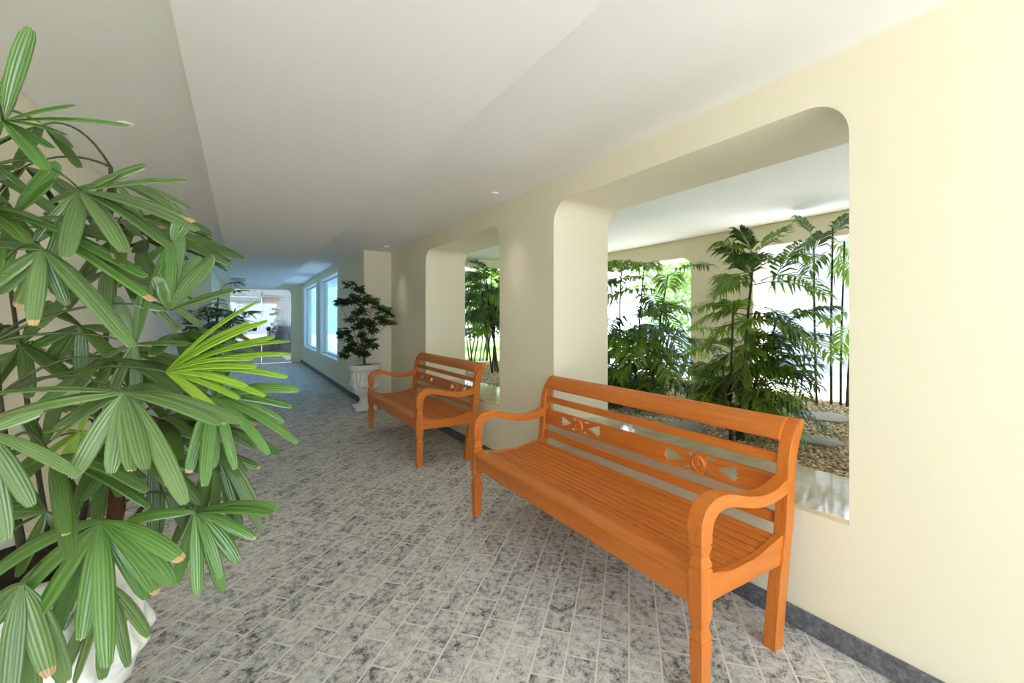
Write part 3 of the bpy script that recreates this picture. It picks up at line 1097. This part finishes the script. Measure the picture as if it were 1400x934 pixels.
def frond_mesh(b, tip, up=0.18, leaf=0.17, pairs=13, width=0.024, twist=None):
    """one feather leaf from b to tip (local), rachis arching, leaflets drooping either side"""
    m = MB()
    L = (tip - b).length
    c = b.lerp(tip, 0.5) + Vector((0, 0, L * up))
    ax = (tip - b).normalized()
    ref = twist if twist is not None else Vector((0, 0, 1))

    def pt(u):
        return b * (1 - u) ** 2 + c * (2 * u * (1 - u)) + tip * (u * u)
    pts = [pt(k / 10) for k in range(11)]
    m.tube(pts, [0.0045 * (1 - .75 * k / 10) for k in range(11)], 4, False)
    for k in range(pairs):
        u = 0.20 + 0.80 * (k + .5) / pairs
        p = pt(u)
        tg = (pt(min(1, u + .02)) - pt(u - .02)).normalized()
        sd = tg.cross(ref)
        if sd.length < .05:
            sd = tg.cross(Vector((1, 0, 0)))
        sd.normalize()
        nn = sd.cross(tg)
        ll = leaf * (0.55 + 0.45 * math.sin(PI * min(1, 0.15 + u * .85))) * random.uniform(.85, 1.1)
        for s in (-1, 1):
            d = (sd * s * 0.85 + tg * (0.45 + .5 * u) + nn * 0.12 + Vector((random.uniform(-.16, .16), random.uniform(-.16, .16), random.uniform(-.2, .1)))).normalized()
            q1 = p + d * ll * .5
            q2 = p + d * ll * .92 - Vector((0, 0, ll * random.uniform(.2, .5)))
            wv = d.cross(nn).normalized() * (width * .5)
            r_ = random.random()
            v = [p, p + d * ll * .16 + wv * .7, p + d * ll * .16 - wv * .7, q1 + wv, q1 + nn * 0.003, q1 - wv, q2]
            f = [(0, 1, 4), (0, 4, 2), (1, 3, 4), (2, 4, 5), (3, 6, 4), (4, 6, 5)]
            m.add(v, f, [(.5, 0), (1, .2), (0, .2), (1, .5), (.5, .5), (0, .5), (.5, .95)], r_)
    return m


def clump(name, label, rootv, stems_, fronds, mat_pick, group='palms in the pebble garden'):
    """stems_: list of point lists (world); fronds: (base, tip, up, leaf, pairs, width, material)"""
    t_ = thing('bamboo_palm', label, 'palm', rootv, group)
    for pts, rad in stems_:
        m = MB(); m.tube([p - rootv for p in pts], [rad * (1 - .4 * k / (len(pts) - 1)) * (1.12 if k % 2 else 1) for k in range(len(pts))], 6)
        m.build('stem', M['cane'], t_, smooth=True)
    for (b, tp, up, leaf, pairs, width, mt) in fronds:
        frond_mesh(b - rootv, tp - rootv, up, leaf, pairs, width).build('frond', M[mt], t_, fix=False)
    return t_


def gpt(px, py):
    d = F * (EYE - BED) / (py - HOR)
    return P(px, py, d)


def auto_stems(base, spots, n=9):
    out = []
    for (tx, ty, d, rad, off) in spots:
        b = base + Vector((off[0], off[1], -0.01))
        tp = P(tx, ty, d)
        out.append(([b.lerp(tp, k / n) + Vector((0.02 * math.sin(k * .7), 0.02 * math.sin(k * .5 + 1), 0)) * (k / n) for k in range(n + 1)], rad))
    return out


def auto_fronds(stems_, n, L0, L1, leaf, width, mats, z0=.35, droop=.25, ylim=None):
    out = []
    for k in range(n):
        pts, _ = stems_[k % len(stems_)]
        u = random.uniform(z0, 1)
        i = min(int(u * (len(pts) - 1)), len(pts) - 2)
        b = pts[i].lerp(pts[i + 1], u * (len(pts) - 1) - i)
        a = random.uniform(0, 2 * PI)
        L = random.uniform(L0, L1)
        el = random.uniform(-.25, .75) * (1 if u > .6 else .6)
        tp = b + Vector((math.cos(a) * math.cos(el), math.sin(a) * math.cos(el), math.sin(el) - droop)) * L
        tp.x = min(max(tp.x, WB + .2), G - .12)
        tp.z = max(min(tp.z, H - .06), BED + .05)
        out.append((b, tp, random.uniform(.15, .3), leaf * random.uniform(.85, 1.15), random.randint(13, 16), width, random.choice(mats)))
    return out


# middle palm, close behind the near bench
bB = gpt(1008, 604)
sB = auto_stems(bB, [(1028, 352, 3.05, .011, (0, 0)), (1000, 420, 2.95, .010, (-.03, .03)), (1062, 430, 3.05, .010, (.05, .02)), (1040, 480, 2.9, .009, (.03, -.02)), (985, 500, 3.0, .009, (-.05, 0))])
hb = [((1030, 352), (1072, 312), .1), ((1028, 356), (962, 332), .25), ((1024, 388), (946, 378), .25), ((1026, 372), (975, 402), .3), ((1034, 368), (1112, 352), .25), ((1040, 384), (1128, 402), .3),
      ((1022, 432), (948, 446), .3), ((1016, 440), (966, 470), .3), ((1060, 436), (1128, 436), .3), ((1064, 455), (1142, 492), .25), ((1010, 480), (950, 525), .3), ((1010, 500), (985, 575), .35),
      ((1040, 495), (1104, 545), .3), ((1038, 510), (1080, 580), .3), ((1030, 350), (1010, 316), .05), ((1020, 520), (940, 560), .3), ((1045, 420), (1090, 465), .3), ((1030, 460), (1010, 520), .3),
      ((1040, 505), (1120, 530), .3), ((1000, 430), (975, 420), .3), ((1050, 400), (1100, 330), .2), ((1000, 470), (1040, 560), .3), ((995, 500), (1010, 590), .3)]
fB = []
for i, (a, b, up) in enumerate(hb):
    dB = 2.98 + random.uniform(-.10, .10)
    pa = P(a[0], a[1], dB)
    pb = P(b[0], b[1], dB + random.uniform(-.18, .22))
    pb.x = max(pb.x, WB + .16)
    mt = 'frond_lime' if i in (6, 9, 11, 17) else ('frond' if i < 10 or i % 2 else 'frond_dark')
    fB.append((pa, pb, up, .19, 15, .021, mt))
fB += auto_fronds(sB, 68, .32, .5, .19, .021, ['frond', 'frond_dark', 'frond'], .25)
clump('bamboo_palm', 'tall arching palm directly behind the right end of the near bench', bB, sB, fB, None)

# dense palm behind the left part of the near opening
bA = P(872, 545, 4.4); bA.z = BED
sA = auto_stems(bA, [(848, 372, 4.3, .011, (-.15, .1)), (880, 360, 4.5, .011, (0, .05)), (912, 375, 4.5, .011, (.1, -.05)), (860, 440, 4.2, .010, (-.08, -.1)), (925, 450, 4.4, .010, (.15, -.1)), (838, 470, 4.2, .01, (-.2, 0)), (895, 470, 4.2, .01, (.05, -.12))])
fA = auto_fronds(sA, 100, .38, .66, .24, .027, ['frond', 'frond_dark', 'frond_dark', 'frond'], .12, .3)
clump('bamboo_palm', 'dense bushy dark green palm at the left of the near garden opening', bA, sA, fA, None)

# sparse tall palm by the outer wall
bC = P(1138, 553, 4.25); bC.z = BED
sC = auto_stems(bC, [(1110, 320, 4.2, .011, (-.13, .08)), (1136, 312, 4.2, .012, (-.02, 0)), (1152, 330, 4.15, .011, (.05, -.05)), (1180, 340, 4.1, .012, (.1, -.1)), (1165, 420, 4.1, .012, (.0, -.12))])
hc = [((1112, 325), (1092, 298), .1), ((1136, 318), (1108, 330), .2), ((1138, 322), (1160, 296), .1), ((1150, 330), (1190, 320), .2), ((1110, 330), (1086, 352), .25), ((1136, 330), (1172, 352), .25),
      ((1130, 345), (1105, 372), .2), ((1150, 340), (1140, 380), .2), ((1112, 345), (1125, 320), .1), ((1160, 430), (1128, 440), .2), ((1163, 440), (1150, 478), .2), ((1150, 350), (1170, 390), .2)]
fC = []
for i, (a, b, up) in enumerate(hc):
    dC = 4.15 + random.uniform(-.1, .1)
    fC.append((P(a[0], a[1], dC), P(b[0], b[1], dC + random.uniform(-.2, .15)), up, .20, 14, .022, 'frond_lime' if i in (9, 10) else ('frond' if i % 2 else 'frond_dark')))
clump('bamboo_palm', 'sparse tall palm with bare canes beside the right edge of the near opening', bC, sC, fC, None)

# palms at the garden's end, seen through the far opening
ends = [('thin-stemmed palm seen at the left of the far opening', 645, 498, 8.0), ('dark palm seen at the right of the far opening', 678, 500, 6.9), ('palm behind the others at the far opening, on the lawn side', 660, 482, 9.4)]
for i, (lab, px, py, d) in enumerate(ends):
    bD = P(px, py, d); bD.z = BED if d < 8.3 else 0.46
    tops = [(px + random.uniform(-22, 22), random.uniform(372, 400), d + random.uniform(-.2, .2), .013, (random.uniform(-.12, .12), random.uniform(-.12, .12))) for k in range(5)]
    sD = auto_stems(bD, tops)
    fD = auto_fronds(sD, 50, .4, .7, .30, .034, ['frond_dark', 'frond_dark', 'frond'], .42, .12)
    clump('bamboo_palm', lab, bD, sD, fD, None, 'palms at the far end of the garden')

# ------------------------------------------------------------------ pebbles and stepping stones
ico = bmesh.new()
bmesh.ops.create_icosphere(ico, subdivisions=1, radius=1)
iv = np.array([v.co[:] for v in ico.verts]); ifc = np.array([[v.index for v in f.verts] for f in ico.faces])
ico.free()
NP = 26000
xs = rng.uniform(WB + .02, G - .02, NP); ys = np.where(rng.random(NP) < .75, rng.uniform(.5, 4.2, NP), rng.uniform(-.5, 7.0, NP))
sz = rng.uniform(.006, .013, NP)
rot = rng.uniform(0, 2 * PI, NP); el = rng.uniform(.7, 1.4, NP); fl = rng.uniform(.45, .8, NP)
V = iv[None] * sz[:, None, None]
V[:, :, 0] *= el[:, None]; V[:, :, 2] *= fl[:, None]
c_, s_ = np.cos(rot)[:, None], np.sin(rot)[:, None]
X = V[:, :, 0] * c_ - V[:, :, 1] * s_; Y = V[:, :, 0] * s_ + V[:, :, 1] * c_
V = np.stack([X + xs[:, None], Y + ys[:, None], V[:, :, 2] + BED + (sz * fl * rng.uniform(.2, .9, NP))[:, None]], 2).reshape(-1, 3)
FA = (ifc[None] + (np.arange(NP) * len(iv))[:, None, None]).reshape(-1, 3)
me = bpy.data.meshes.new('pebbles')
me.vertices.add(len(V)); me.vertices.foreach_set('co', V.ravel())
me.loops.add(FA.size); me.loops.foreach_set('vertex_index', FA.ravel().astype(np.int32))
me.polygons.add(len(FA)); me.polygons.foreach_set('loop_start', np.arange(0, FA.size, 3, dtype=np.int32))
me.update(calc_edges=True)
me.polygons.foreach_set('use_smooth', [True] * len(FA))
me.materials.append(M['pebble'])
o = bpy.data.objects.new('pebbles', me); COL.objects.link(o)
tag(o, 'loose tan pebbles covering the raised garden bed', 'pebbles', kind='stuff')

for (px, py, rx, ry, lab) in [(901, 567, .15, .16, 'flat slate stepping stone farthest left in the pebble bed'), (932, 586, .19, .17, 'flat slate stepping stone in front of the dense palm'),
                              (1130, 573, .20, .19, 'large flat slate stepping stone by the bare canes'), (1118, 606, .13, .15, 'flat slate stepping stone nearest the right end of the sill')]:
    p = gpt(px, py)
    m = MB()
    n = 26
    ph = random.uniform(0, 6)
    outl = [(rx * math.cos(2 * PI * k / n) * (1 + .10 * math.sin(3 * 2 * PI * k / n + ph) + .05 * math.sin(7 * 2 * PI * k / n)), ry * math.sin(2 * PI * k / n) * (1 + .09 * math.cos(2 * 2 * PI * k / n + ph) + .04 * math.sin(5 * 2 * PI * k / n + ph))) for k in range(n)]
    m.prism(outl, 2, -0.01, 0.024)
    o = m.build('stepping_stone', M['slate'], None, loc=(p.x, p.y, BED), bevel=0.008)
    tag(o, lab, 'stepping stone', 'stepping stones in the pebble bed')

# ------------------------------------------------------------------ trees outside


def leafy_tree(label, x, y, z, h, r_, n, ls):
    t_ = thing('garden_tree', label, 'tree', (x, y, z), 'trees outside the garden')
    m = MB(); m.tube([(0, 0, 0), (.05, .03, h * .4), (0, .06, h * .75)], [.07, .05, .03], 8)
    m.build('trunk', M['bark'], t_, smooth=True)
    m = MB()
    for k in range(n):
        a, b = random.uniform(0, 2 * PI), math.asin(random.uniform(-1, 1))
        rr_ = r_ * random.random() ** .4 * (1 + .25 * math.sin(3 * a + 2 * b))
        q = Vector((rr_ * math.cos(a) * math.cos(b), rr_ * math.sin(a) * math.cos(b), h * .62 + rr_ * 1.1 * math.sin(b)))
        d = Vector((random.uniform(-1, 1), random.uniform(-1, 1), random.uniform(-.9, .4))).normalized()
        s = d.cross(Vector((random.uniform(-1, 1), random.uniform(-1, 1), 1))).normalized() * ls * .25
        m.add([q, q + d * ls * .5 + s, q + d * ls, q + d * ls * .5 - s], [(0, 1, 2, 3)], [(.5, 0), (1, .5), (.5, .95), (0, .5)], random.random())
    m.build('foliage', M['tree_leaf'], t_, fix=False)


leafy_tree('light green tree outside behind the dense palm', 7.0, 4.9, .45, 2.9, 1.15, 2600, .13)
leafy_tree('light green bush outside beyond the far opening', 6.3, 11.5, .46, 2.6, 1.3, 2200, .14)

# ------------------------------------------------------------------ ceiling lights
for (x, y, z, lab) in [(1.865, 3.28, H, 'small recessed spotlight over the near bench, in the right ceiling strip'), (1.85, 6.50, H, 'small recessed spotlight over the white urn'),
                       (-.545, 3.21, H, 'small recessed spotlight above the large palm'), (-.53, 6.35, H, 'small recessed spotlight in the left ceiling strip, second from the viewpoint'),
                       (-.53, 9.6, H, 'small recessed spotlight in the left ceiling strip above the slender dark palm')]:
    r = thing('recessed_downlight', lab, 'downlight', (x, y, z - 0.012), 'recessed ceiling spotlights')
    m = MB()
    n = 24
    v, f = [], []
    prof = [(.036, .0119), (.035, .002), (.031, 0), (.025, .001), (.020, .010)]
    for rr_, zz in prof:
        v += [(rr_ * math.cos(2 * PI * k / n), rr_ * math.sin(2 * PI * k / n), zz) for k in range(n)]
    for i in range(len(prof) - 1):
        f += [(i * n + k, i * n + (k + 1) % n, (i + 1) * n + (k + 1) % n, (i + 1) * n + k) for k in range(n)]
    m.add(v, f); m.build('trim_ring', M['white'], r, smooth=True)
    m = MB(); m.tube([(0, 0, .004), (0, 0, .010)], [.015, .022], 20)
    m.build('lens', M['lens'], r)
    ld = bpy.data.lights.new('spot_bulb', 'SPOT')
    ld.energy = 5
    ld.spot_size = math.radians(64)
    ld.spot_blend = 1.0
    ld.shadow_soft_size = 0.03
    ld.color = (1.0, 0.93, 0.82)
    lo = bpy.data.objects.new('spot_bulb', ld)
    COL.objects.link(lo)
    lo.parent = r
    lo.location = (0, 0, -0.01)
r = thing('ceiling_lamp', 'round dark ceiling lamp near the glass door', 'ceiling lamp', (-.02, 12.0, 2.32))
m = MB(); m.tube([(0, 0, 0), (0, 0, -.02), (0, 0, -.05), (0, 0, -.065)], [.17, .185, .16, .06], 28)
m.build('shade', M['steel'], r, smooth=True)
m = MB(); m.tube([(0, 0, -.06), (0, 0, -.075)], [.03, .02], 12)
m.build('finial', M['metal_dark'], r)

# ------------------------------------------------------------------ light
wd = bpy.data.worlds.new('sky')
sc.world = wd
wd.use_nodes = True
nt = wd.node_tree
bg = nt.nodes['Background']
bg.inputs[0].default_value = (0.66, 0.82, 1.0, 1)
bg.inputs[1].default_value = 2.2
sd = bpy.data.lights.new('sun', 'SUN')
sd.energy = 8.0
sd.angle = math.radians(1.0)
sd.color = (1.0, 0.96, 0.90)
so = bpy.data.objects.new('sun', sd)
COL.objects.link(so)
d = Vector((-0.25, 0.32, -0.95))
so.rotation_euler = d.to_track_quat('-Z', 'Y').to_euler()

sc.view_settings.view_transform = 'Standard'
sc.view_settings.look = 'None'
sc.view_settings.exposure = 1.68
sc.view_settings.gamma = 1.0
sc.view_settings.use_curve_mapping = False
sc.cycles.max_bounces = 18
sc.cycles.diffuse_bounces = 14
sc.cycles.glossy_bounces = 4
sc.cycles.transparent_max_bounces = 12
sc.cycles.sample_clamp_indirect = 6.0
